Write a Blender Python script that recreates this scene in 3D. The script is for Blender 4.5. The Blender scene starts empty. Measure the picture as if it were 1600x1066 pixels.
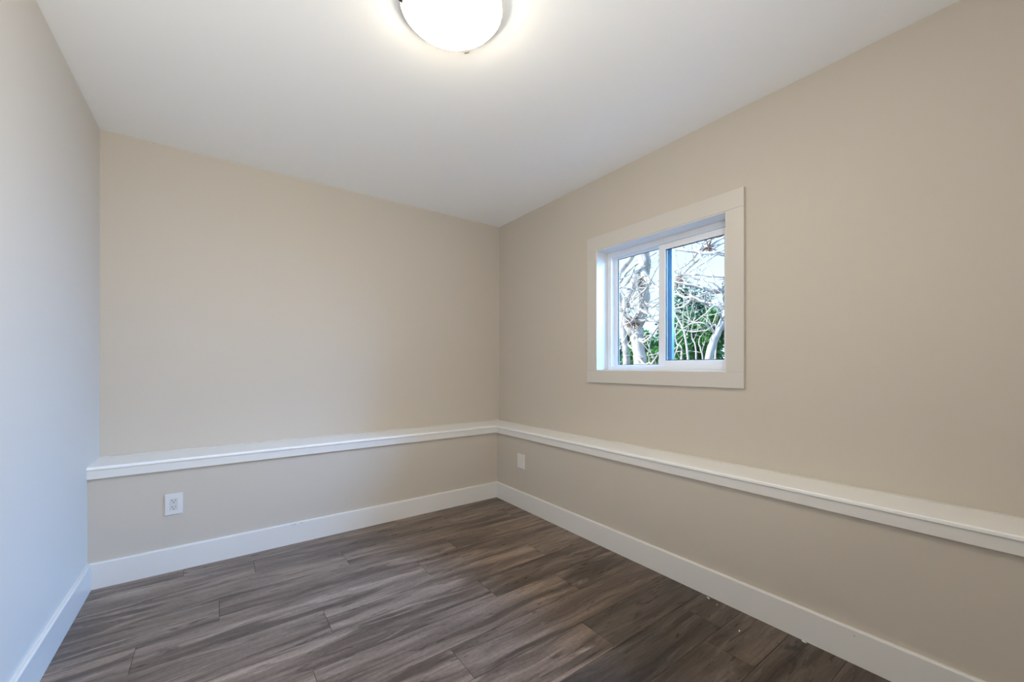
import bpy, bmesh, math, random
from mathutils import Vector, Matrix
C = bpy.context.scene
COL = C.collection
rnd = random.Random(11)
PI = math.pi

# ------------------------------------------------------------------ room measurements (metres)
# inner corner of the lower walls is the origin; back wall y=0, right wall x=0, both upper walls step back above the ledge
W = 2.585          # lower-wall width of the room, left wall at x=-W
RX = 0.211         # upper right wall plane
BY = 0.273         # upper back wall plane
CEIL = 2.544
LED = 0.6435       # top of the ledge
REAR = -3.40
WY0, WY1, WZ0, WZ1 = -1.931, -1.004, 1.144, 2.013   # window opening
XF = 0.316         # room-side face of the vinyl frame

# ------------------------------------------------------------------ camera
cam_d = bpy.data.cameras.new('camera')
cam = bpy.data.objects.new('camera', cam_d); COL.objects.link(cam)
cam.location = (-2.0368, -3.0175, 1.17)
cam.rotation_euler = (PI/2, 0, -0.631)
cam_d.sensor_width = 36.0; cam_d.lens = 14.19; cam_d.shift_y = 0.025
cam_d.clip_start = 0.02
C.camera = cam

# ------------------------------------------------------------------ world, sun, daylight, exposure
C.view_settings.view_transform = 'Standard'; C.view_settings.look = 'None'
C.view_settings.gamma = 1.0; C.view_settings.use_curve_mapping = False
C.view_settings.exposure = 0.03
wd = bpy.data.worlds.new('sky'); C.world = wd; wd.use_nodes = True
nt = wd.node_tree; nt.nodes.clear()
wo = nt.nodes.new('ShaderNodeOutputWorld'); wb = nt.nodes.new('ShaderNodeBackground')
wt = nt.nodes.new('ShaderNodeTexCoord'); ws = nt.nodes.new('ShaderNodeSeparateXYZ'); wr = nt.nodes.new('ShaderNodeValToRGB')
nt.links.new(wt.outputs['Generated'], ws.inputs[0]); nt.links.new(ws.outputs['Z'], wr.inputs[0])
wr.color_ramp.elements[0].position = 0.0; wr.color_ramp.elements[0].color = (0.64, 0.82, 1.0, 1)
wr.color_ramp.elements[1].position = 0.7; wr.color_ramp.elements[1].color = (0.30, 0.55, 1.0, 1)
nt.links.new(wr.outputs[0], wb.inputs[0])
wb.inputs[1].default_value = 1.95
nt.links.new(wb.outputs[0], wo.inputs[0])

sun_d = bpy.data.lights.new('sun', 'SUN'); sun = bpy.data.objects.new('sun', sun_d); COL.objects.link(sun)
sun_d.energy = 11.0; sun_d.angle = 0.009; sun_d.color = (1.0, 0.95, 0.87)
sun.rotation_euler = Vector((0.62, -0.52, -0.62)).to_track_quat('-Z', 'Y').to_euler()   # shines over the house onto the garden

day_d = bpy.data.lights.new('daylight', 'AREA'); day = bpy.data.objects.new('daylight', day_d); COL.objects.link(day)
day_d.shape = 'RECTANGLE'; day_d.size = 1.05; day_d.size_y = 0.95     # unseen area lamp added outside the window to strengthen the skylight
day_d.spread = math.radians(105)
day.location = (XF+0.46, (WY0+WY1)/2-0.10, (WZ0+WZ1)/2+0.38)
day.rotation_euler = Vector((-1, 0.36, -0.85)).to_track_quat('-Z', 'Z').to_euler()
day_d.energy = 92.0; day_d.color = (0.18, 0.44, 0.93)

fill_d = bpy.data.lights.new('rear_fill', 'AREA'); fill = bpy.data.objects.new('rear_fill', fill_d); COL.objects.link(fill)
fill_d.shape = 'RECTANGLE'; fill_d.size = 0.78; fill_d.size_y = 1.4          # unseen fill lamp added behind the viewer, shining through an added doorway
fill.location = (-2.06, REAR-0.30, 1.30)
fill.rotation_euler = Vector((0.0, 0.8, 1.0)).to_track_quat('-Z', 'Z').to_euler()
fill_d.energy = 63.0; fill_d.color = (0.96, 0.98, 0.98)

LAMP_POS = (-1.323, -1.658)
LAMP_EMIT = 38.0
LAMP_COL = (1.0, 0.87, 0.65)

# ------------------------------------------------------------------ material helpers
def mat(name, col, rough=0.5, spec=0.5, bump=0.0, bscale=200.0, var=0.0, vscale=3.0):
    m = bpy.data.materials.new(name); m.use_nodes = True
    n = m.node_tree.nodes; l = m.node_tree.links; b = n['Principled BSDF']
    b.inputs['Base Color'].default_value = (*col, 1); b.inputs['Roughness'].default_value = rough
    b.inputs['Specular IOR Level'].default_value = spec
    tc = n.new('ShaderNodeTexCoord')
    if var > 0:
        nz = n.new('ShaderNodeTexNoise'); nz.inputs['Scale'].default_value = vscale; nz.inputs['Detail'].default_value = 4
        l.new(tc.outputs['Object'], nz.inputs['Vector'])
        mx = n.new('ShaderNodeMix'); mx.data_type = 'RGBA'
        mx.inputs['A'].default_value = (*[c*(1-var) for c in col], 1); mx.inputs['B'].default_value = (*[min(1, c*(1+var)) for c in col], 1)
        l.new(nz.outputs['Fac'], mx.inputs['Factor']); l.new(mx.outputs['Result'], b.inputs['Base Color'])
    if bump > 0:
        nb = n.new('ShaderNodeTexNoise'); nb.inputs['Scale'].default_value = bscale; nb.inputs['Detail'].default_value = 3
        l.new(tc.outputs['Object'], nb.inputs['Vector'])
        bp = n.new('ShaderNodeBump'); bp.inputs['Strength'].default_value = bump; bp.inputs['Distance'].default_value = 0.002
        l.new(nb.outputs['Fac'], bp.inputs['Height']); l.new(bp.outputs['Normal'], b.inputs['Normal'])
    return m

M = {}
M['wall'] = mat('greige_paint', (0.555, 0.50, 0.428), 0.55, 0.35, 0.12, 260, 0.015, 1.5)
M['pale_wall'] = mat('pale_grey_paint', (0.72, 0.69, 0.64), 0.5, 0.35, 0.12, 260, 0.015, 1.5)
M['ceiling'] = mat('ceiling_paint', (0.92, 0.92, 0.915), 0.8, 0.2, 0.10, 180)
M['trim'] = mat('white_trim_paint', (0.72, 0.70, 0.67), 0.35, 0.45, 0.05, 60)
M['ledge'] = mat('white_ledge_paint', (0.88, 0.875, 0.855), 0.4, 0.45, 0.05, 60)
M['casing'] = mat('less_lit_trim_paint', (0.595, 0.56, 0.51), 0.35, 0.45, 0.05, 60)  # same trim paint, darkened: weaker light on the casing put into its colour
M['cream'] = mat('outlet_face_plastic', (0.60, 0.59, 0.575), 0.35, 0.5, 0.02, 300)
M['vinyl'] = mat('white_vinyl', (0.78, 0.79, 0.80), 0.35, 0.5, 0.02, 80)
M['gasket'] = mat('black_gasket', (0.015, 0.02, 0.03), 0.6)
M['sky_cast_vinyl'] = mat('sky_cast_vinyl', (0.09, 0.15, 0.20), 0.35)  # blue sky cast on the outer stile, put into its colour
M['plastic'] = mat('white_plastic', (0.69, 0.68, 0.665), 0.3, 0.5, 0.02, 300)
M['slot'] = mat('dark_slot', (0.02, 0.02, 0.02), 0.6)
M['steel'] = mat('dark_bronze', (0.05, 0.045, 0.04), 0.35, 0.5, 0.05, 400)
M['steel'].node_tree.nodes['Principled BSDF'].inputs['Metallic'].default_value = 0.5
M['pan'] = mat('cream_enamel', (0.80, 0.77, 0.68), 0.35, 0.5, 0.02, 100)
M['chip'] = mat('paint_chip', (0.82, 0.80, 0.76), 0.6, 0.4, 0.1, 200)
M['soil'] = mat('leaf_litter_soil', (0.16, 0.12, 0.08), 0.95, 0.1, 0.6, 12, 0.4, 9)
M['render'] = mat('outside_stucco', (0.5, 0.48, 0.45), 0.9, 0.2, 0.4, 60)
M['sub'] = mat('plank_gap', (0.03, 0.024, 0.02), 0.8)

def bark(name, a, b_):
    m = bpy.data.materials.new(name); m.use_nodes = True
    n = m.node_tree.nodes; l = m.node_tree.links; b = n['Principled BSDF']; b.inputs['Roughness'].default_value = 0.85
    tc = n.new('ShaderNodeTexCoord'); nz = n.new('ShaderNodeTexNoise'); nz.inputs['Scale'].default_value = 14; nz.inputs['Detail'].default_value = 6
    mp = n.new('ShaderNodeMapping'); mp.inputs['Scale'].default_value = (1, 1, 0.45)
    l.new(tc.outputs['Object'], mp.inputs[0]); l.new(mp.outputs[0], nz.inputs['Vector'])
    r = n.new('ShaderNodeValToRGB'); r.color_ramp.elements[0].position = .33; r.color_ramp.elements[0].color = (*a, 1)
    r.color_ramp.elements[1].position = .55; r.color_ramp.elements[1].color = (*b_, 1)
    l.new(nz.outputs['Fac'], r.inputs[0]); l.new(r.outputs[0], b.inputs['Base Color'])
    bp = n.new('ShaderNodeBump'); bp.inputs['Strength'].default_value = .5; bp.inputs['Distance'].default_value = .01
    l.new(nz.outputs['Fac'], bp.inputs['Height']); l.new(bp.outputs['Normal'], b.inputs['Normal'])
    return m
M['bark'] = bark('pale_grey_bark', (0.30, 0.27, 0.25), (0.56, 0.53, 0.50))
M['twig'] = bark('dark_twig_bark', (0.05, 0.04, 0.045), (0.11, 0.09, 0.09))
M['dead'] = bark('dead_leaf', (0.10, 0.05, 0.035), (0.25, 0.15, 0.11))

def leaf_mat(name, a, b_):
    m = bpy.data.materials.new(name); m.use_nodes = True
    n = m.node_tree.nodes; l = m.node_tree.links; b = n['Principled BSDF']; b.inputs['Roughness'].default_value = 0.45
    tc = n.new('ShaderNodeTexCoord'); nz = n.new('ShaderNodeTexNoise'); nz.inputs['Scale'].default_value = 7; nz.inputs['Detail'].default_value = 5
    l.new(tc.outputs['Object'], nz.inputs['Vector'])
    r = n.new('ShaderNodeValToRGB'); r.color_ramp.elements[0].position = .35; r.color_ramp.elements[0].color = (*a, 1)
    r.color_ramp.elements[1].position = .65; r.color_ramp.elements[1].color = (*b_, 1)
    l.new(nz.outputs['Fac'], r.inputs[0]); l.new(r.outputs[0], b.inputs['Base Color'])
    tr = n.new('ShaderNodeBsdfTranslucent'); l.new(r.outputs[0], tr.inputs[0])
    mx = n.new('ShaderNodeMixShader'); mx.inputs[0].default_value = .35
    l.new(b.outputs[0], mx.inputs[1]); l.new(tr.outputs[0], mx.inputs[2]); l.new(mx.outputs[0], n['Material Output'].inputs[0])
    return m
M['leaf'] = leaf_mat('bright_leaf', (0.035, 0.15, 0.05), (0.13, 0.40, 0.10))
M['leaf_dark'] = leaf_mat('dark_leaf', (0.014, 0.065, 0.045), (0.05, 0.19, 0.08))

def glass_mat():
    m = bpy.data.materials.new('window_glass'); m.use_nodes = True
    n = m.node_tree.nodes; l = m.node_tree.links; n.remove(n['Principled BSDF'])
    t = n.new('ShaderNodeBsdfTransparent'); t.inputs[0].default_value = (0.93, 0.97, 0.98, 1)
    g = n.new('ShaderNodeBsdfGlossy'); g.inputs['Roughness'].default_value = 0.02
    fr = n.new('ShaderNodeFresnel'); fr.inputs[0].default_value = 1.25
    mx = n.new('ShaderNodeMixShader'); l.new(fr.outputs[0], mx.inputs[0]); l.new(t.outputs[0], mx.inputs[1]); l.new(g.outputs[0], mx.inputs[2])
    l.new(mx.outputs[0], n['Material Output'].inputs[0]); return m
M['glass'] = glass_mat()

def lamp_mat():
    m = bpy.data.materials.new('lit_opal_glass'); m.use_nodes = True
    b = m.node_tree.nodes['Principled BSDF']
    b.inputs['Base Color'].default_value = (0.9, 0.88, 0.84, 1); b.inputs['Roughness'].default_value = 0.3
    b.inputs['Emission Color'].default_value = (*LAMP_COL, 1); b.inputs['Emission Strength'].default_value = LAMP_EMIT
    return m
M['dome'] = lamp_mat()

def floor_mat():
    m = bpy.data.materials.new('weathered_oak_laminate'); m.use_nodes = True
    n = m.node_tree.nodes; l = m.node_tree.links; b = n['Principled BSDF']
    def N(t, **k):
        q = n.new(t)
        for a, v in k.items(): setattr(q, a, v)
        return q
    def math_(op, x, y=None, z=None):
        q = N('ShaderNodeMath', operation=op)
        for i, v in enumerate((x, y, z)):
            if v is None: continue
            if isinstance(v, (int, float)): q.inputs[i].default_value = v
            else: l.new(v, q.inputs[i])
        return q.outputs[0]
    tc = N('ShaderNodeTexCoord'); at = N('ShaderNodeAttribute', attribute_name='plank')
    sp = N('ShaderNodeSeparateColor'); l.new(at.outputs['Color'], sp.inputs[0])
    off = N('ShaderNodeCombineXYZ'); l.new(math_('MULTIPLY', sp.outputs[1], 37.0), off.inputs[0]); l.new(math_('MULTIPLY', sp.outputs[2], 23.0), off.inputs[1])
    pv = N('ShaderNodeVectorMath', operation='ADD'); l.new(tc.outputs['Object'], pv.inputs[0]); l.new(off.outputs[0], pv.inputs[1])
    def noise(sx, sy, detail=5, dist=0.0, rough=0.55, src=None):
        mp = N('ShaderNodeMapping'); mp.inputs['Scale'].default_value = (sx, sy, 1); l.new(src or pv.outputs[0], mp.inputs[0])
        q = N('ShaderNodeTexNoise'); q.inputs['Scale'].default_value = 1; q.inputs['Detail'].default_value = detail
        q.inputs['Distortion'].default_value = dist; q.inputs['Roughness'].default_value = rough
        l.new(mp.outputs[0], q.inputs['Vector']); return q.outputs['Fac']
    def ramp(src, stops):
        r = N('ShaderNodeValToRGB'); e = r.color_ramp.elements
        while len(e) < len(stops): e.new(0.5)
        for q, (p, c) in zip(e, stops):
            q.position = p; q.color = (*c, 1) if isinstance(c, tuple) else (c, c, c, 1)
        l.new(src, r.inputs[0]); return r.outputs[0]
    def mixc(f, a, c, blend='MIX'):
        q = N('ShaderNodeMix', data_type='RGBA', blend_type=blend)
        if isinstance(f, (int, float)): q.inputs['Factor'].default_value = f
        else: l.new(f, q.inputs['Factor'])
        for nm, v in (('A', a), ('B', c)):
            if isinstance(v, tuple): q.inputs[nm].default_value = (*v, 1)
            else: l.new(v, q.inputs[nm])
        return q.outputs['Result']
    # gently warped coordinates so the grain wanders
    wn = N('ShaderNodeTexNoise'); wn.inputs['Scale'].default_value = 1; wn.inputs['Detail'].default_value = 2
    wm = N('ShaderNodeMapping'); wm.inputs['Scale'].default_value = (1.6, 5, 1); l.new(pv.outputs[0], wm.inputs[0]); l.new(wm.outputs[0], wn.inputs['Vector'])
    wa = N('ShaderNodeCombineXYZ'); l.new(math_('MULTIPLY', math_('SUBTRACT', wn.outputs['Fac'], 0.5), 0.11), wa.inputs[1])
    wv = N('ShaderNodeVectorMath', operation='ADD'); l.new(pv.outputs[0], wv.inputs[0]); l.new(wa.outputs[0], wv.inputs[1])
    G = wv.outputs[0]
    base = ramp(noise(1.3, 14, 7, 0.4, 0.6, G), [(0.28, (0.098, 0.068, 0.051)), (0.45, (0.167, 0.120, 0.091)), (0.58, (0.240, 0.176, 0.134)), (0.75, (0.353, 0.268, 0.207))])
    # broad dark smoky streaks along the grain
    streak = ramp(noise(1.3, 12, 5, 1.0, 0.55, G), [(0.49, 0.0), (0.62, 1.0)])
    col = mixc(math_('MULTIPLY', streak, 0.80), base, (0.069, 0.047, 0.035))
    thin = ramp(noise(1.2, 34, 4, 0.6, 0.55, G), [(0.57, 0.0), (0.68, 1.0)])
    col = mixc(math_('MULTIPLY', thin, 0.72), col, (0.054, 0.036, 0.028))
    knot = ramp(noise(3.6, 17, 3, 2.2, 0.5), [(0.62, 0.0), (0.72, 1.0)])
    col = mixc(math_('MULTIPLY', knot, 0.8), col, (0.039, 0.026, 0.021))
    pale = ramp(noise(3.0, 20, 5, 1.0, 0.6), [(0.60, 0.0), (0.72, 1.0)])
    col = mixc(math_('MULTIPLY', pale, 0.6), col, (0.392, 0.310, 0.248))
    # fine grain lines and faint mottling
    fine = ramp(noise(6, 170, 4, 0.3, 0.6, G), [(0.3, 0.80), (0.7, 1.18)])
    col = mixc(1.0, col, fine, 'MULTIPLY')
    mott = ramp(noise(60, 70, 3, 0.2, 0.6), [(0.35, 0.90), (0.65, 1.10)])
    col = mixc(1.0, col, mott, 'MULTIPLY')
    tone = N('ShaderNodeCombineColor')
    for i in range(3): l.new(math_('MULTIPLY_ADD', sp.outputs[0], (0.26, 0.25, 0.24)[i], 0.88), tone.inputs[i])
    col = mixc(1.0, col, tone.outputs[0], 'MULTIPLY')
    l.new(col, b.inputs['Base Color'])
    rg = ramp(noise(4, 30, 4), [(0.3, 0.26), (0.7, 0.38)]); l.new(rg, b.inputs['Roughness'])
    b.inputs['Specular IOR Level'].default_value = 0.38
    bp = N('ShaderNodeBump'); bp.inputs['Strength'].default_value = 0.10; bp.inputs['Distance'].default_value = 0.0015
    l.new(noise(8, 120, 4), bp.inputs['Height']); l.new(bp.outputs['Normal'], b.inputs['Normal'])
    return m
M['floor'] = floor_mat()

# ------------------------------------------------------------------ object helpers
def obj(name, bm, m, parent=None, smooth=False):
    bmesh.ops.recalc_face_normals(bm, faces=bm.faces)
    me = bpy.data.meshes.new(name); bm.to_mesh(me); bm.free()
    for mm in (m if isinstance(m, (list, tuple)) else [m]): me.materials.append(mm)
    if smooth:
        for p in me.polygons: p.use_smooth = True
    o = bpy.data.objects.new(name, me); COL.objects.link(o)
    if parent: o.parent = parent; o.matrix_parent_inverse = Matrix.Translation(-Vector(parent.location))
    return o
def local(name, bm, m, parent, smooth=False):      # mesh given in the parent's own coordinates
    o = obj(name, bm, m, None, smooth); o.parent = parent; return o
def tag(o, label, cat, group=None, kind=None):
    o['label'] = label; o['category'] = cat
    if group: o['group'] = group
    if kind: o['kind'] = kind
    return o
def thing(name, label, cat, loc=(0, 0, 0), group=None, kind=None):
    o = bpy.data.objects.new(name, None); COL.objects.link(o); o.location = loc; o.empty_display_size = 0.1
    return tag(o, label, cat, group, kind)
def box(bm, x0, x1, y0, y1, z0, z1, bevel=0.0, seg=2):
    r = bmesh.ops.create_cube(bm, size=1.0)
    vs = r['verts']
    for v in vs:
        v.co = Vector(((x0+x1)/2+v.co.x*(x1-x0), (y0+y1)/2+v.co.y*(y1-y0), (z0+z1)/2+v.co.z*(z1-z0)))
    if bevel > 0:
        es = list({e for v in vs for e in v.link_edges})
        bmesh.ops.bevel(bm, geom=es, offset=bevel, segments=seg, affect='EDGES', profile=0.5)
    return bm
def boxes(*bs, bevel=0.0):
    bm = bmesh.new()
    for b in bs: box(bm, *b, bevel=bevel)
    return bm
def loft(bm, rings, close_ends=True):
    rv = [[bm.verts.new(p) for p in r] for r in rings]
    n = len(rings[0])
    for a, b in zip(rv, rv[1:]):
        for i in range(n): bm.faces.new((a[i], a[(i+1) % n], b[(i+1) % n], b[i]))
    if close_ends: bm.faces.new(rv[0][::-1]); bm.faces.new(rv[-1])
    return bm
def lathe(bm, prof, cx, cy, seg=64, cap=True):     # prof: list of (r, z)
    rv = [[bm.verts.new((cx+r*math.cos(2*PI*i/seg), cy+r*math.sin(2*PI*i/seg), z)) for i in range(seg)] for r, z in prof]
    for a, b in zip(rv, rv[1:]):
        for i in range(seg): bm.faces.new((a[i], a[(i+1) % seg], b[(i+1) % seg], b[i]))
    if cap:
        bm.faces.new(rv[0][::-1]); bm.faces.new(rv[-1])
    return bm
def smooth_path(pts, n=6):
    out = []
    P = [pts[0]]+list(pts)+[pts[-1]]
    for i in range(1, len(P)-2):
        p0, p1, p2, p3 = [Vector(q) for q in P[i-1:i+3]]
        for k in range(n):
            t = k/n
            out.append(0.5*((2*p1)+(p2-p0)*t+(2*p0-5*p1+4*p2-p3)*t*t+(3*p1-p0-3*p2+p3)*t**3))
    out.append(Vector(P[-2])); return out
def tube(bm, pts, rad, seg=8, n=5, wob=0.0):
    P4 = smooth_path([Vector((*p, r)) for p, r in zip(pts, rad)], n)
    P = [Vector((q[0]+rnd.uniform(-wob, wob), q[1]+rnd.uniform(-wob, wob), q[2]+rnd.uniform(-wob, wob))) for q in P4]; R = [max(q[3], .0015) for q in P4]
    rings = []
    nrm = None
    for i, p in enumerate(P):
        d = (P[min(i+1, len(P)-1)]-P[max(i-1, 0)]).normalized()
        if nrm is None: nrm = d.orthogonal().normalized()
        nrm = (nrm-d*nrm.dot(d)).normalized(); bi = d.cross(nrm)
        rr = R[i]*(1+rnd.uniform(-.06, .06))
        rings.append([p+rr*(math.cos(2*PI*k/seg)*nrm+math.sin(2*PI*k/seg)*bi) for k in range(seg)])
    return loft(bm, rings)

# ------------------------------------------------------------------ floor of staggered planks
PW, PL, S0 = 0.1985, 1.24, -0.125
JOINTS = {0: -1.86, 1: -1.405, 2: -2.028, 3: -1.07, 4: -1.626, 5: -0.887, 6: -1.738, 7: -1.256, 8: -0.69, 9: -1.45, 10: -0.35, 11: -1.0, 12: -1.9, 13: -0.6, 14: -1.3, 15: -0.2, 16: -1.7, -1: -0.95}
bm = bmesh.new(); lay = bm.loops.layers.float_color.new('plank')
X0, X1 = -W-0.005, 0.005; g = 0.0004; planks = []
for k in range(-1, 17):
    y1 = min(S0-PW*k, 0.005); y0 = max(S0-PW*(k+1), REAR)
    if y1 <= y0: continue
    j = JOINTS[k]
    while j > X0: j -= PL
    while j < X1:
        a, b = max(j, X0), min(j+PL, X1)
        if b-a > 0.01: planks.append((a, b, y0, y1))
        j += PL
for a, b, y0, y1 in planks:
    tn = rnd.random()
    if y0 < -1.75 and b > -.4: tn -= 2.0          # the browner, darker boards at the right
    elif y0 < -1.2 and b > -.2: tn -= .5
    col = (tn, rnd.random(), rnd.random(), 1)
    lo = [bm.verts.new(p) for p in ((a+g, y0+g, -.002), (b-g, y0+g, -.002), (b-g, y1-g, -.002), (a+g, y1-g, -.002))]
    e = .0008
    hi = [bm.verts.new(p) for p in ((a+g+e, y0+g+e, 0), (b-g-e, y0+g+e, 0), (b-g-e, y1-g-e, 0), (a+g+e, y1-g-e, 0))]
    fs = [bm.faces.new(hi)]+[bm.faces.new((lo[i], lo[(i+1) % 4], hi[(i+1) % 4], hi[i])) for i in range(4)]
    for f in fs:
        for lp in f.loops: lp[lay] = col
nf = len(bm.faces)
box(bm, X0, X1, REAR, 0.005, -0.15, -0.0018)
bm.faces.ensure_lookup_table()
for f in bm.faces[nf:]: f.material_index = 1
tag(obj('floor', bm, [M['floor'], M['sub']]), 'weathered grey brown wood plank laminate floor', 'floor', kind='structure')

# ------------------------------------------------------------------ walls and ceiling
OUT = 0.36
tag(obj('ceiling', boxes((-W-.25, OUT+.3, REAR-.2, BY+.25, CEIL, CEIL+.2)), M['ceiling']), 'plain white ceiling', 'ceiling', kind='structure')
tag(obj('wall_left', boxes((-W-.15, -W, REAR-.15, BY+.2, -.15, CEIL)), M['pale_wall']), 'pale grey left wall with no openings', 'wall', kind='structure')
tag(obj('wall_back', boxes((-W, OUT, 0, BY+.2, -.15, LED-.019), (-W, OUT, BY, BY+.2, LED-.019, CEIL)), M['wall']), 'greige back wall stepped above the white ledge', 'wall', kind='structure')
OX = OUT+.06
tag(obj('wall_right', boxes((0, OX, REAR-.15, 0, -.15, LED-.019), (RX, OX, REAR-.15, BY, LED-.019, WZ0), (RX, OX, REAR-.15, BY, WZ1, CEIL),
    (RX, OX, REAR-.15, WY0, WZ0, WZ1), (RX, OX, WY1, BY, WZ0, WZ1)), M['wall']), 'greige right wall holding the small window', 'wall', kind='structure')
DX0, DX1, DZ = -2.47, -1.65, 2.03
tag(obj('wall_front', boxes((-W, DX0, REAR-.15, REAR, -.15, CEIL), (DX1, OX, REAR-.15, REAR, -.15, CEIL), (DX0, DX1, REAR-.15, REAR, DZ, CEIL), (DX0, DX1, REAR-.15, REAR, -.15, 0)), M['wall']), 'greige wall behind the viewer', 'wall', kind='structure')

tag(obj('wall_fill_corridor', boxes((-W-.3, -1.3, -5.1, -5.0, -.15, CEIL), (-W-.4, -W-.3, -5.1, REAR-.15, -.15, CEIL), (-1.3, -1.2, -5.1, REAR-.15, -.15, CEIL), (-W-.4, -1.2, -5.1, REAR-.15, CEIL, CEIL+.1), (-W-.4, -1.2, -5.1, REAR-.15, -.15, 0)), M['pale_wall']), 'unseen pale corridor added around the fill light behind the viewer', 'wall', kind='structure')  # unseen corridor shell added to enclose the rear light

# baseboards (mitred profile: distance from wall, height)
BP = [(0, 0), (.016, 0), (.016, .131), (.0145, .1345), (.011, .1366), (0, .1366)]
def runs(name, prof, fa, fb, label, cat, m=M['trim'], parent=None):
    bm = loft(bmesh.new(), [[fa(o, z) for o, z in prof], [fb(o, z) for o, z in prof]])
    o = obj(name, bm, m, parent)
    return tag(o, label, cat, kind='structure') if not parent else o
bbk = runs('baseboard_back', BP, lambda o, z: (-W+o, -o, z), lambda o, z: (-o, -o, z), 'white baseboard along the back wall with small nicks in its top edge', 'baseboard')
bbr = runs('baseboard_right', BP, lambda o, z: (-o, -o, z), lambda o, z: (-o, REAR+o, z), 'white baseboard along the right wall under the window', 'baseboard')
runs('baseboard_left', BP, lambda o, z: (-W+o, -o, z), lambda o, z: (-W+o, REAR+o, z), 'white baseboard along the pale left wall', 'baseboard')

M['nick'] = mat('bare_fibreboard', (0.30, 0.26, 0.23), 0.9, 0.1, 0.3, 300)
def nick(x, z, w, h, par, side='back'):
    pr = [(-w, -h*.3), (-w*.3, -h), (w*.6, -h*.7), (w, h*.2), (w*.3, h), (-w*.6, h*.6)]
    if side == 'back': rings = [[(x+a, -.0158, z+b) for a, b in pr], [(x+a*.8, -.0164, z+b*.8) for a, b in pr]]
    else: rings = [[(-.0158, x+a, z+b) for a, b in pr], [(-.0164, x+a*.8, z+b*.8) for a, b in pr]]
    obj('nick', loft(bmesh.new(), rings), M['nick'], par)
nick(-1.640, .1285, .004, .0025, bbk); nick(-1.622, .1275, .006, .003, bbk); nick(-1.583, .1285, .009, .0018, bbk)
nick(-2.531, .112, .005, .0016, bbr, 'right')

# ledge capping the stepped-out lower walls
def nose(p, t, top, r=.005):
    pts = []
    for k in range(5): a = PI/2*k/4; pts.append((p-r+r*math.sin(a), top-r+r*math.cos(a)))
    for k in range(5): a = PI/2*k/4; pts.append((p-r*.6+r*.6*math.cos(a), top-t+r*.6-r*.6*math.sin(a)))
    return pts
CAPF = .0245
capfront = nose(CAPF, .0165, LED)
FAS = [(0, .5787), (.0165, .5787), (.018, .580), (.018, LED-.0165), (0, LED-.0165)]
def ledge(name, label, fa, fb, inner):
    t = thing(name, label, 'ledge', (0, 0, 0), kind='structure')
    prof = capfront+[(-inner, LED-.0165), (-inner, LED)]
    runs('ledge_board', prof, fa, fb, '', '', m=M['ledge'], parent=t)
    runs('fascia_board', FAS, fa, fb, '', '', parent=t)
    bd = [(-inner, LED), (-inner+.007, LED), (-inner+.006, LED+.0035), (-inner+.0035, LED+.006), (-inner, LED+.007)]
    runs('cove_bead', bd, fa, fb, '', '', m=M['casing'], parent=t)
    return t
def miter_b(o, z): return (-o if o >= 0 else RX*(-o/BY), -o, z)
def miter_r(o, z): return (-o, -o if o >= 0 else BY*(-o/RX), z)
ledge('trim_1', 'white painted ledge with fascia capping the lower back wall', lambda o, z: (-W, -o, z), miter_b, BY)
tr2 = ledge('trim_2', 'white painted ledge with fascia capping the lower right wall', miter_r, lambda o, z: (-o, REAR, z), RX)

obj('nick', loft(bmesh.new(), [[(.093+a*.006*k, -.869+b*.005*k, LED-.0003+q) for a, b in ((-1, -.3), (-.2, -1), (.8, -.6), (1, .4), (.1, 1), (-.8, .7))] for k, q in ((1, 0), (.7, .0012))]), M['nick'], tr2)

# ------------------------------------------------------------------ window
win = thing('window_1', 'small white two-pane sliding window in a wide white casing', 'window', (RX, (WY0+WY1)/2, WZ0), kind='structure')
CX0, CX1 = RX-.018, RX
def wpart(name, bs, m, parent=win, bevel=0.0015):
    return obj(name, boxes(*bs, bevel=bevel), m, parent)
CY0, CY1, CZ0, CZ1 = -2.026, -0.913, 1.054, 2.117
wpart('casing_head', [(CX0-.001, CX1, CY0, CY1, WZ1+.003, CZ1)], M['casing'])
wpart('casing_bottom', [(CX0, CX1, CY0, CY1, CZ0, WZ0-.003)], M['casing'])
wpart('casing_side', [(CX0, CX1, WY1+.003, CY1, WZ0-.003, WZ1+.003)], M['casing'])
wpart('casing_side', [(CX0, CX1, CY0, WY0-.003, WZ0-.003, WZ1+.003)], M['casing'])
J = .0
jt = .012
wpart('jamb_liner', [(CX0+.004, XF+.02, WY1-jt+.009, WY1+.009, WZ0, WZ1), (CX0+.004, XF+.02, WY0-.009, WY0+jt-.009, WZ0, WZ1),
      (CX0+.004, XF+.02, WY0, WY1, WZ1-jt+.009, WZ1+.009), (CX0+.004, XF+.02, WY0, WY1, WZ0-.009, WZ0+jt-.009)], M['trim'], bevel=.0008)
def ring(x0, x1, y0, y1, z0, z1, wl, wr, wb, wt):   # picture-frame of four bars; wl = bar at y1 (left in view), wr at y0
    return [(x0, x1, y1-wl, y1, z0, z1), (x0, x1, y0, y0+wr, z0, z1), (x0, x1, y0+wr, y1-wl, z0, z0+wb), (x0, x1, y0+wr, y1-wl, z1-wt, z1)]
a0, a1, b0, b1 = WY0+.003, WY1-.003, WZ0+.003, WZ1-.003
wpart('frame', ring(XF, XF+.012, a0, a1, b0, b1, .034, .034, .028, .036)+ring(XF+.012, XF+.085, a0, a1, b0, b1, .030, .030, .024, .030), M['vinyl'])
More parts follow.
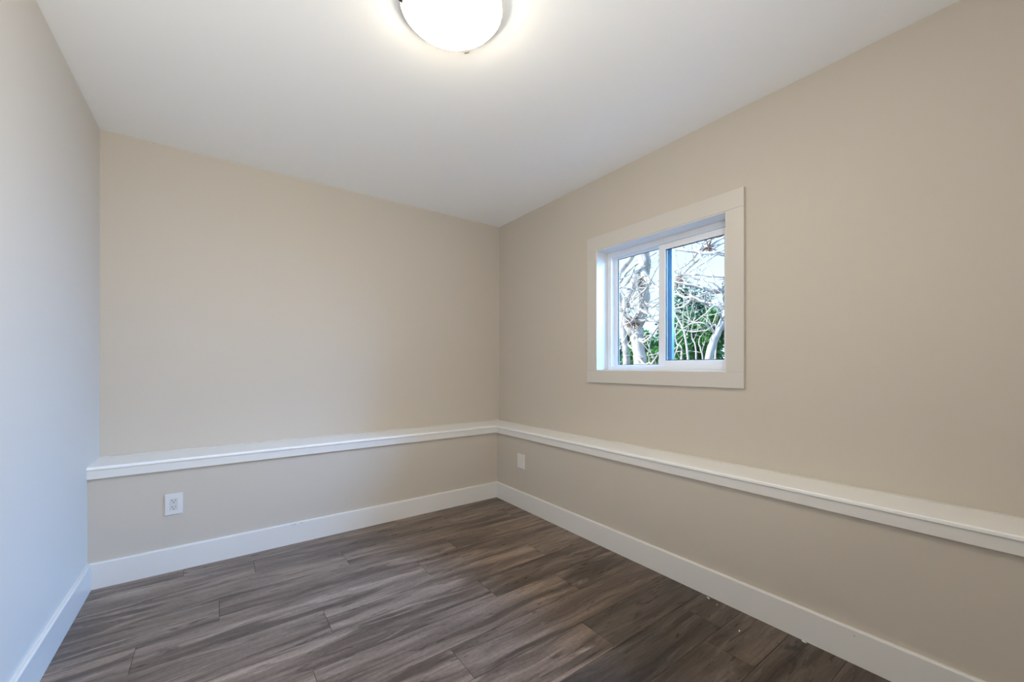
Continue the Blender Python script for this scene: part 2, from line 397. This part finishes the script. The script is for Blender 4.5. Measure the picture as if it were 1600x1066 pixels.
# fixed pane, set further out
FY0, FY1 = -1.500, a1-.030; fx = XF+.045
fs_ = wpart('fixed_sash', ring(fx, fx+.022, FY0+.028, FY1, b0+.024, b1-.030, .026, .020, .012, .016), M['vinyl'])
wpart('outer_stile', [(fx+.002, fx+.030, FY0-.004, FY0+.028, b0+.024, b1-.030)], M['sky_cast_vinyl'])
wpart('gasket', ring(fx+.008, fx+.012, FY0+.028+.018, FY1-.024, b0+.034, b1-.044, .0075, .005, .0055, .005), M['gasket'], fs_, 0)
wpart('glass', [(fx+.009, fx+.013, FY0+.04, FY1-.022, b0+.034, b1-.044)], M['glass'], fs_, 0)
# sliding pane, nearer the room
SY0, SY1, SZ0, SZ1 = WY0+.034, -1.434, 1.170, 1.972; sx = XF+.006
ss = wpart('sliding_sash', ring(sx, sx+.024, SY0, SY1, SZ0, SZ1, .048, .036, .040, .038), M['vinyl'])
wpart('gasket', ring(sx+.009, sx+.013, SY0+.033, SY1-.046, SZ0+.037, SZ1-.035, .0065, .007, .007, .0075), M['gasket'], ss, 0)
wpart('glass', [(sx+.010, sx+.014, SY0+.030, SY1-.042, SZ0+.022, SZ1-.032)], M['glass'], ss, 0)

# ------------------------------------------------------------------ ceiling light
lx, ly = LAMP_POS
cl = thing('ceiling_light', 'lit round opal glass flush ceiling light with a thin cream rim', 'ceiling light', (lx, ly, CEIL))
obj('pan', lathe(bmesh.new(), [(.165, CEIL), (.188, CEIL-.003), (.194, CEIL-.012), (.194, CEIL-.028), (.190, CEIL-.0315), (.186, CEIL-.0315), (.186, CEIL-.027), (.150, CEIL-.027)], lx, ly, 72), M['pan'], cl, True)
R_, H_ = .184, .064
prof = [(R_*math.cos(t), CEIL-.0275-H_*math.sin(t)) for t in [PI/2*k/18*.985 for k in range(19)]]
obj('glass_dome', lathe(bmesh.new(), prof, lx, ly, 72), M['dome'], cl, True)
for az in (0.76, 0.76+2*PI/3, 0.76+4*PI/3):
    u = Vector((math.cos(az), math.sin(az), 0)); v = Vector((-u.y, u.x, 0)); base = Vector((lx, ly, 0))
    bm = bmesh.new(); sec = []
    for r, z in ((.195, CEIL-.014), (.201, CEIL-.034), (.195, CEIL-.045), (.179, CEIL-.056)):
        c = base+u*r; c.z = z
        sec.append([c+v*.007, c-v*.007, c-v*.007+u*.0018+Vector((0, 0, -.0012)), c+v*.007+u*.0018+Vector((0, 0, -.0012))])
    obj('retaining_clip', loft(bm, sec), M['steel'], cl)

# ------------------------------------------------------------------ outlet on the back wall
ox, oz = -2.237, .381
ot = thing('electrical_outlet', 'white duplex socket outlet low on the back wall near the left corner', 'outlet', (ox, 0, oz))
pw, ph = .0405, .060
bm = loft(bmesh.new(), [[(ox+sx_*pw*k, y, oz+sz_*ph*q) for sx_, sz_ in ((-1, -1), (1, -1), (1, 1), (-1, 1))] for k, q, y in ((1, 1, 0), (1, 1, -.0035), (.94, .96, -.0062))])
obj('cover_plate', bm, M['plastic'], ot)
rc = obj('receptacle', boxes((ox-.0168, ox+.0168, -.0078, -.005, oz-.0335, oz+.0335), bevel=.0012), M['cream'], ot)
for s in (-1, 1):
    zc = oz+s*.0185
    obj('socket_slots', boxes((ox-.0085, ox-.0058, -.0081, -.0070, zc-.001, zc+.0085), (ox+.0058, ox+.0085, -.0081, -.0070, zc+.0005, zc+.0075)), M['slot'], rc)
    bm = bmesh.new(); bmesh.ops.create_cone(bm, cap_ends=True, segments=14, radius1=.0027, radius2=.0027, depth=.0011, matrix=Matrix.Translation((ox, -.0076, zc-.0075)) @ Matrix.Rotation(PI/2, 4, 'X'))
    obj('ground_hole', bm, M['slot'], rc)
for s in (-1, 1):
    bm = bmesh.new(); bmesh.ops.create_cone(bm, cap_ends=True, segments=14, radius1=.003, radius2=.0024, depth=.0014, matrix=Matrix.Translation((ox, -.0066, oz+s*.048)) @ Matrix.Rotation(PI/2, 4, 'X'))
    obj('screw', bm, M['plastic'], ot)

# blank wall plate on the right wall
wy, wz = -.359, .386
wp = thing('wall_plate', 'white rectangular wall plate low on the right wall near the far corner', 'wall plate', (0, wy, wz))
bm = loft(bmesh.new(), [[(x, wy+a*.048*k, wz+b*.060*q) for a, b in ((-1, -1), (1, -1), (1, 1), (-1, 1))] for k, q, x in ((1, 1, 0), (1, 1, -.004), (.93, .95, -.0068))])
obj('cover_plate', bm, M['plastic'], wp)
obj('insert', boxes((-.0074, -.005, wy-.0185, wy+.0185, wz-.036, wz+.036), bevel=.001), M['pale_wall'], wp)
for s in (-1, 1):
    bm = bmesh.new(); bmesh.ops.create_cone(bm, cap_ends=True, segments=12, radius1=.003, radius2=.0024, depth=.0014, matrix=Matrix.Translation((-.0072, wy, wz+s*.048)) @ Matrix.Rotation(PI/2, 4, 'Y'))
    obj('screw', bm, M['plastic'], wp)

# ------------------------------------------------------------------ debris chips lying on the floor
def chip(x, y, sx_, sy_, rot, label):
    bm = bmesh.new(); n = 7; r2 = random.Random(int(abs(x*1000)+abs(y*777)))
    pr = [(math.cos(2*PI*k/n)*r2.uniform(.6, 1), math.sin(2*PI*k/n)*r2.uniform(.6, 1)) for k in range(n)]
    loft(bm, [[(a*sx_, b*sy_, 0) for a, b in pr], [(a*sx_*.85, b*sy_*.85, .0022+.0012*a) for a, b in pr]])
    o = obj('paint_chip', bm, M['chip']); o.location = (x, y, 0); o.rotation_euler.z = rot
    tag(o, label, 'paint chip', 'paint chips on the floor'); return o
chip(-.034, -1.957, .013, .005, 1.2, 'largest white paint chip against the right baseboard below the window')
chip(-.056, -2.012, .0045, .003, .3, 'tiny white paint speck beside the larger chip below the window')
chip(-.024, -2.366, .011, .004, 1.5, 'white paint chip at the right baseboard nearest the viewer')
chip(-.172, -2.17, .006, .004, .5, 'white crumb on the bare planks, the one farthest out from the baseboard')

# ---- garden growth: points are (x, y, z, radius)
A_TRUNK = [(3.3, 0.896, 0.5, 0.12), (3.3, 0.896, 1.15, 0.105), (3.3, 0.908, 1.37, 0.0952), (3.3, 0.944, 1.603, 0.1006), (3.35, 1.005, 1.791, 0.0968), (3.38, 0.919, 1.968, 0.0809), (3.38, 0.872, 2.255, 0.0804), (3.38, 0.895, 2.55, 0.0806), (3.35, 0.85, 2.748, 0.0949), (3.33, 0.859, 2.947, 0.0899), (3.3, 0.884, 3.177, 0.0799), (3.3, 0.92, 3.558, 0.0702), (3.25, 0.978, 4.118, 0.0503)]
A_LIMBS = [
  [(3.3, 0.968, 1.665, 0.0808), (3.25, 1.052, 1.759, 0.0711), (3.2, 1.149, 2.019, 0.0665), (3.15, 1.198, 2.277, 0.0615), (3.1, 1.196, 2.526, 0.051), (3.1, 1.082, 2.708, 0.0452), (3.1, 0.889, 2.866, 0.0392), (3.05, 0.69, 3.1, 0.0238), (3.0, 0.545, 3.377, 0.0139)],
  [(3.35, 0.885, 2.605, 0.0703), (3.25, 0.919, 2.558, 0.0699), (3.15, 0.963, 2.334, 0.0597), (3.1, 1.033, 2.119, 0.045), (3.05, 0.909, 2.002, 0.0294)],
  [(3.3, 0.849, 2.641, 0.0597), (3.2, 0.653, 2.446, 0.0384), (3.15, 0.477, 2.298, 0.028), (3.1, 0.32, 2.232, 0.0182)],
  [(3.2, 0.87, 1.871, 0.0198), (3.15, 0.651, 1.857, 0.0153), (3.1, 0.361, 1.809, 0.011)],
  [(3.1, 0.912, 2.124, 0.0216), (3.05, 0.713, 2.018, 0.0172), (3.0, 0.502, 1.907, 0.0092)],
  [(3.3, 0.861, 3.092, 0.0498), (3.2, 1.001, 3.189, 0.0352), (3.1, 1.17, 3.081, 0.0254), (3.0, 1.346, 2.848, 0.0206)],
  [(3.3, 0.837, 2.887, 0.0397), (3.4, 0.736, 3.029, 0.0297), (3.5, 0.58, 3.137, 0.0215), (3.5, 0.266, 3.262, 0.0131)],
  [(3.3, 0.837, 2.192, 0.0199), (3.2, 0.62, 2.059, 0.0153), (3.1, 0.381, 2.113, 0.0092)],
  [(3.2, 0.846, 1.298, 0.0197), (3.1, 0.615, 1.179, 0.0151), (3.0, 0.418, 1.288, 0.0118), (2.95, 0.302, 1.393, 0.0071)],
  [(3.2, 0.823, 1.199, 0.0216), (3.1, 0.593, 1.217, 0.017), (3.0, 0.545, 1.365, 0.0083)],
  [(3.2, 0.846, 1.839, 0.0197), (3.1, 0.865, 1.903, 0.0156), (3.0, 0.721, 1.977, 0.0095)],
  [(3.2, 1.124, 2.017, 0.0204), (3.1, 0.889, 2.18, 0.0157), (3.0, 0.566, 2.314, 0.0112), (2.95, 0.343, 2.587, 0.0081)],
  [(3.1, 1.132, 2.414, 0.0202), (3.0, 0.883, 2.461, 0.0155), (2.95, 0.729, 2.636, 0.0095)],
  [(3.2, 0.941, 1.698, 0.0219), (3.1, 0.682, 1.532, 0.0172), (3.0, 0.407, 1.698, 0.0109), (2.95, 0.262, 1.906, 0.0071)],
]
S_TRUNK = [(4.1, 1.778, 0.374, 0.0832), (4.1, 1.778, 1.206, 0.0653), (4.1, 1.807, 1.551, 0.0596), (4.1, 1.91, 2.049, 0.0542), (4.1, 2.139, 2.688, 0.0494), (4.1, 2.25, 3.33, 0.0375), (4.1, 2.218, 4.069, 0.0249)]
S_LIMBS = [
  [(4.1, 1.91, 2.049, 0.0301), (4.1, 1.692, 2.382, 0.0235), (4.1, 1.219, 2.655, 0.0156)],
  [(4.1, 2.062, 2.615, 0.0306), (4.1, 1.692, 2.971, 0.0235), (4.1, 1.155, 3.143, 0.0155)],
  [(4.1, 2.218, 3.074, 0.0274), (4.1, 1.836, 3.298, 0.0215), (4.1, 1.219, 3.414, 0.0134)],
  [(4.1, 1.836, 1.684, 0.0239), (4.1, 1.621, 1.497, 0.0175), (4.1, 1.349, 1.77, 0.0113)],
]
B_TRUNK = [(2.3, -0.657, 0.696, 0.0531), (2.3, -0.722, 1.219, 0.0434), (2.3, -0.771, 1.42, 0.0402), (2.3, -0.861, 1.613, 0.0382), (2.35, -0.93, 1.814, 0.0366), (2.4, -0.985, 2.034, 0.0338), (2.4, -1.03, 2.261, 0.0295), (2.4, -1.017, 2.566, 0.0242), (2.4, -0.966, 2.952, 0.0176)]
B_LIMBS = [
  [(2.4, -1.03, 2.328, 0.0268), (2.3, -0.888, 2.364, 0.0204), (2.25, -0.641, 2.432, 0.0183), (2.2, -0.355, 2.534, 0.0147), (2.2, -0.18, 2.636, 0.0091)],
  [(2.4, -1.011, 2.144, 0.0202), (2.3, -0.881, 2.128, 0.0129), (2.2, -0.528, 2.2, 0.0107), (2.2, -0.265, 2.196, 0.0067)],
  [(2.4, -0.979, 2.015, 0.0243), (2.3, -0.867, 1.967, 0.0191), (2.2, -0.683, 2.025, 0.0174), (2.15, -0.457, 2.12, 0.0144), (2.1, -0.288, 2.223, 0.0088)],
  [(2.4, -0.972, 2.003, 0.023), (2.4, -0.832, 1.983, 0.0167), (2.4, -0.654, 1.988, 0.0158), (2.4, -0.434, 1.975, 0.0149), (2.4, -0.229, 2.058, 0.0124), (2.4, -0.046, 2.109, 0.008)],
  [(2.3, -0.986, 1.869, 0.02), (2.3, -0.881, 1.815, 0.0156), (2.3, -0.729, 1.862, 0.0154), (2.3, -0.561, 1.948, 0.0144), (2.3, -0.437, 2.046, 0.011), (2.3, -0.242, 2.182, 0.0076)],
  [(2.4, -0.654, 1.988, 0.0144), (2.35, -0.532, 1.942, 0.0124), (2.3, -0.437, 1.862, 0.011), (2.3, -0.292, 1.849, 0.0091), (2.3, -0.113, 1.831, 0.0062)],
  [(2.4, -1.024, 2.464, 0.0161), (2.4, -0.818, 2.57, 0.0125), (2.4, -0.504, 2.364, 0.0118), (2.4, -0.288, 2.187, 0.0099), (2.4, -0.178, 2.011, 0.0062)],
  [(2.4, -1.011, 2.601, 0.0148), (2.5, -0.624, 2.61, 0.0124), (2.5, -0.376, 2.405, 0.0114), (2.5, -0.14, 2.335, 0.0079)],
  [(2.4, -1.017, 2.667, 0.0161), (2.3, -0.813, 2.649, 0.0124), (2.3, -0.523, 2.613, 0.0102), (2.3, -0.267, 2.617, 0.0068)],
  [(2.2, -0.864, 2.346, 0.0094), (2.2, -0.617, 2.246, 0.0084), (2.2, -0.347, 2.093, 0.0059)],
  [(2.3, -0.881, 1.611, 0.0109), (2.2, -0.857, 1.809, 0.0087), (2.15, -0.746, 1.709, 0.0075), (2.1, -0.638, 1.64, 0.0048)],
  [(2.3, -0.881, 1.971, 0.0102), (2.2, -0.796, 2.075, 0.0089), (2.2, -0.617, 2.134, 0.0077), (2.15, -0.457, 2.271, 0.0058)],
  [(2.3, -0.813, 1.5, 0.011), (2.2, -0.726, 1.639, 0.009), (2.15, -0.572, 1.628, 0.007), (2.1, -0.449, 1.514, 0.005)],
]
D_TRUNK = [(2.05, -0.752, 2.367, 0.0074), (2.05, -0.861, 2.177, 0.0066), (2.05, -0.959, 1.938, 0.0052)]
B_LIMBS.append(D_TRUNK)
V_TRUNK = [(2.78, -0.213, 0.951, 0.0178), (2.78, -0.204, 1.283, 0.0138), (2.78, -0.152, 1.611, 0.0123), (2.78, -0.072, 1.774, 0.0099), (2.78, 0.01, 1.916, 0.0075)]
V_LIMBS = [
  [(2.8, -0.096, 0.781, 0.0165), (2.8, -0.105, 1.376, 0.0116), (2.8, -0.033, 1.47, 0.0108), (2.8, -0.024, 1.663, 0.0092), (2.8, -0.078, 1.792, 0.0058)],
  [(2.83, -0.544, 0.807, 0.0154), (2.83, -0.528, 1.193, 0.0108), (2.83, -0.536, 1.657, 0.0093), (2.83, -0.409, 1.612, 0.0087), (2.83, -0.166, 1.629, 0.0082), (2.83, 0.004, 1.743, 0.0059)],
  [(2.85, -0.249, 0.87, 0.0162), (2.85, -0.275, 1.356, 0.0105), (2.85, -0.206, 1.603, 0.0082), (2.85, -0.266, 1.793, 0.0057)],
  [(2.85, -0.374, 0.836, 0.0127), (2.85, -0.358, 1.274, 0.0088), (2.85, -0.308, 1.475, 0.0072), (2.85, -0.374, 1.592, 0.0048)],
  [(2.75, -0.055, 0.864, 0.0132), (2.75, -0.018, 1.195, 0.01), (2.75, -0.073, 1.401, 0.0074), (2.75, -0.144, 1.521, 0.0049)],
]

# ------------------------------------------------------------------ garden outside the window
GZ = 0.35
tag(obj('ground', boxes((OX+.01, 16, -9, 12, GZ-.3, GZ)), M['soil']), 'leaf littered garden ground outside the window', 'ground', kind='structure')

def leaves(bm, c, rad, n, size, r=rnd, shell=.45):
    for _ in range(n):
        while True:
            d = Vector((r.gauss(0, 1), r.gauss(0, 1), r.gauss(0, 1)))
            if d.length > 1e-3: break
        d.normalize(); k = shell+(1-shell)*r.random()
        p = Vector((c[0]+d.x*rad[0]*k, c[1]+d.y*rad[1]*k, c[2]+d.z*rad[2]*k))
        if p.z < GZ+.02: continue
        a = Vector((r.gauss(0, 1), r.gauss(0, 1), r.gauss(-.3, .7))).normalized(); b = a.orthogonal().normalized()
        b = (Matrix.Rotation(r.uniform(0, 6.28), 3, a) @ b); s = size*r.uniform(.6, 1.3); nrm = a.cross(b)
        q = [p, p+a*s*.45+b*s*.28+nrm*s*.05, p+a*s, p+a*s*.45-b*s*.28+nrm*s*.05]
        v = [bm.verts.new(x) for x in q]
        bm.faces.new((v[0], v[1], v[2])); bm.faces.new((v[0], v[2], v[3]))

def twigs(bm, limb, n, ln, r=rnd):
    P = smooth_path([Vector(q) for q in limb], 4)
    for _ in range(n):
        i = r.randrange(1, len(P)-1); p = P[i].to_3d() if len(P[i]) > 3 else P[i]
        p = Vector(P[i][:3]); rad = P[i][3]
        d = Vector((r.gauss(0, .3), r.gauss(0, 1), r.gauss(.25, .8))).normalized(); L = ln*r.uniform(.4, 1.2)
        e = Vector((r.gauss(0, .15), r.gauss(0, .3), r.gauss(-.1, .35)))
        pts = [p, p+d*L*.5+e*L*.25, p+d*L+e*L*.8]
        r0 = min(rad*.55, .011)
        tube(bm, pts, [r0, r0*.7, .002], 5, 4, .004)
        if r.random() < .7:
            q = pts[1]; d2 = (d+Vector((r.gauss(0, .6), r.gauss(0, .6), r.gauss(0, .6)))).normalized()
            tube(bm, [q, q+d2*L*.3, q+d2*L*.55+e*L*.2], [r0*.6, r0*.45, .0015], 4, 3, .003)

def tree(name, label, cat, trunk, limbs, m, ntw=5, ltw=.5, root=None):
    x, y = root or trunk[0][:2]
    t = thing(name, label, cat, (x, y, GZ))
    tr = [(x, y, GZ-.05, trunk[0][3]*1.25)]+list(trunk) if root is None else list(trunk)
    bm = bmesh.new(); tube(bm, [q[:3] for q in tr], [q[3] for q in tr], 14, 6, trunk[0][3]*.05)
    obj('trunk', bm, m, t, True)
    for lb in limbs:
        bm = bmesh.new(); tube(bm, [q[:3] for q in lb], [q[3] for q in lb], 8, 5, .006)
        if ntw: twigs(bm, lb, ntw, ltw)
        obj('branch', bm, m, t, True)
    return t
ta = tree('pollard_tree', 'gnarled pale barked tree with thick knuckled trunk filling the left pane', 'tree', A_TRUNK, A_LIMBS, M['bark'], 7, .5)
bm = bmesh.new()
for k in range(60):
    p = Vector((3.18, .93, 1.86+rnd.uniform(-.012, .012)))
    d = Vector((rnd.gauss(0, 1), rnd.gauss(0, 1), rnd.gauss(-.2, 1))).normalized()*rnd.uniform(.07, .17)
    tube(bm, [p, p+d*.5+Vector((0, 0, .01)), p+d], [.006, .005, .002], 4, 2)
obj('dead_twig_clump', bm, M['dead'], ta)
tree('slender_tree', 'thin pale trunk at the left edge of the left pane, beside the thick one', 'tree', S_TRUNK, S_LIMBS, M['bark'], 6, .5)
tb = tree('leaning_tree', 'leaning pale trunk with long level branches crossing the right pane', 'tree', B_TRUNK, B_LIMBS, M['bark'], 6, .45)
for c in ((2.3, -0.722, 2.464), (2.3, -0.382, 2.158),):
    bm = bmesh.new()
    for k in range(34):
        d = Vector((rnd.gauss(0, .5), rnd.gauss(0, 1), rnd.gauss(0, .8))).normalized()*rnd.uniform(.05, .13)
        p = Vector(c); tube(bm, [p, p+d*.5+Vector((0, 0, .01)), p+d], [.004, .006, .002], 4, 2)
    obj('dead_leaf_cluster', bm, M['dead'], tb)
tree('bramble', 'tangle of thin pale canes rising from the ground behind the right pane', 'bramble', V_TRUNK, V_LIMBS, M['bark'], 3, .25)

def shrub(x, y, rx, ry, h, label, m, n=9500, size=.085):
    t = thing('shrub', label, 'shrub', (x, y, GZ), 'green shrubs behind the trees')
    bm = bmesh.new()
    for k in range(5):
        a = rnd.uniform(0, 6.28); c = Vector((x+math.cos(a)*rx*.5, y+math.sin(a)*ry*.5, GZ+h*rnd.uniform(.35, .8)))
        tube(bm, [(x+rnd.uniform(-.05, .05), y+rnd.uniform(-.05, .05), GZ-.03), (x+(c.x-x)*.4, y+(c.y-y)*.4, GZ+h*.3), tuple(c)], [.022, .016, .005], 6, 4)
    obj('stem', bm, M['twig'], t, True)
    bm = bmesh.new()
    for k in range(14):
        a = rnd.uniform(0, 6.28); q = math.sqrt(rnd.random())*.75
        c = (x+math.cos(a)*rx*q, y+math.sin(a)*ry*q, GZ+h*rnd.uniform(.12, .86))
        leaves(bm, c, (rx*.42, ry*.42, h*.2), n//14, size, rnd, .3)
    obj('foliage', bm, m, t)
    return t
SH = [(4.95, -.45, .5, .5, 2.6, 'green shrub seen at the right edge of the right pane', 'leaf'),
      (4.95, .85, .5, .5, 2.3, 'bright green shrub in the middle of the right pane', 'leaf'),
      (5.0, 2.1, .5, .5, 1.5, 'low green shrub showing between the thick trunk and the middle stile', 'leaf'),
      (5.0, 3.35, .5, .5, 1.2, 'low dark shrub behind the slender trunk at the far left', 'leaf_dark'),
      (6.6, .1, .7, .75, 3.6, 'tall dark shrub behind the right edge of the right pane', 'leaf_dark'),
      (6.6, 2.0, .7, .75, 3.0, 'dark shrub farthest back behind the middle stile', 'leaf_dark'),
      (6.6, 3.9, .7, .75, 2.0, 'dark shrub farthest back behind the thick trunk', 'leaf_dark')]
for x, y, rx, ry, h, lb, mm in SH: shrub(x, y, rx, ry, h, lb, M[mm])
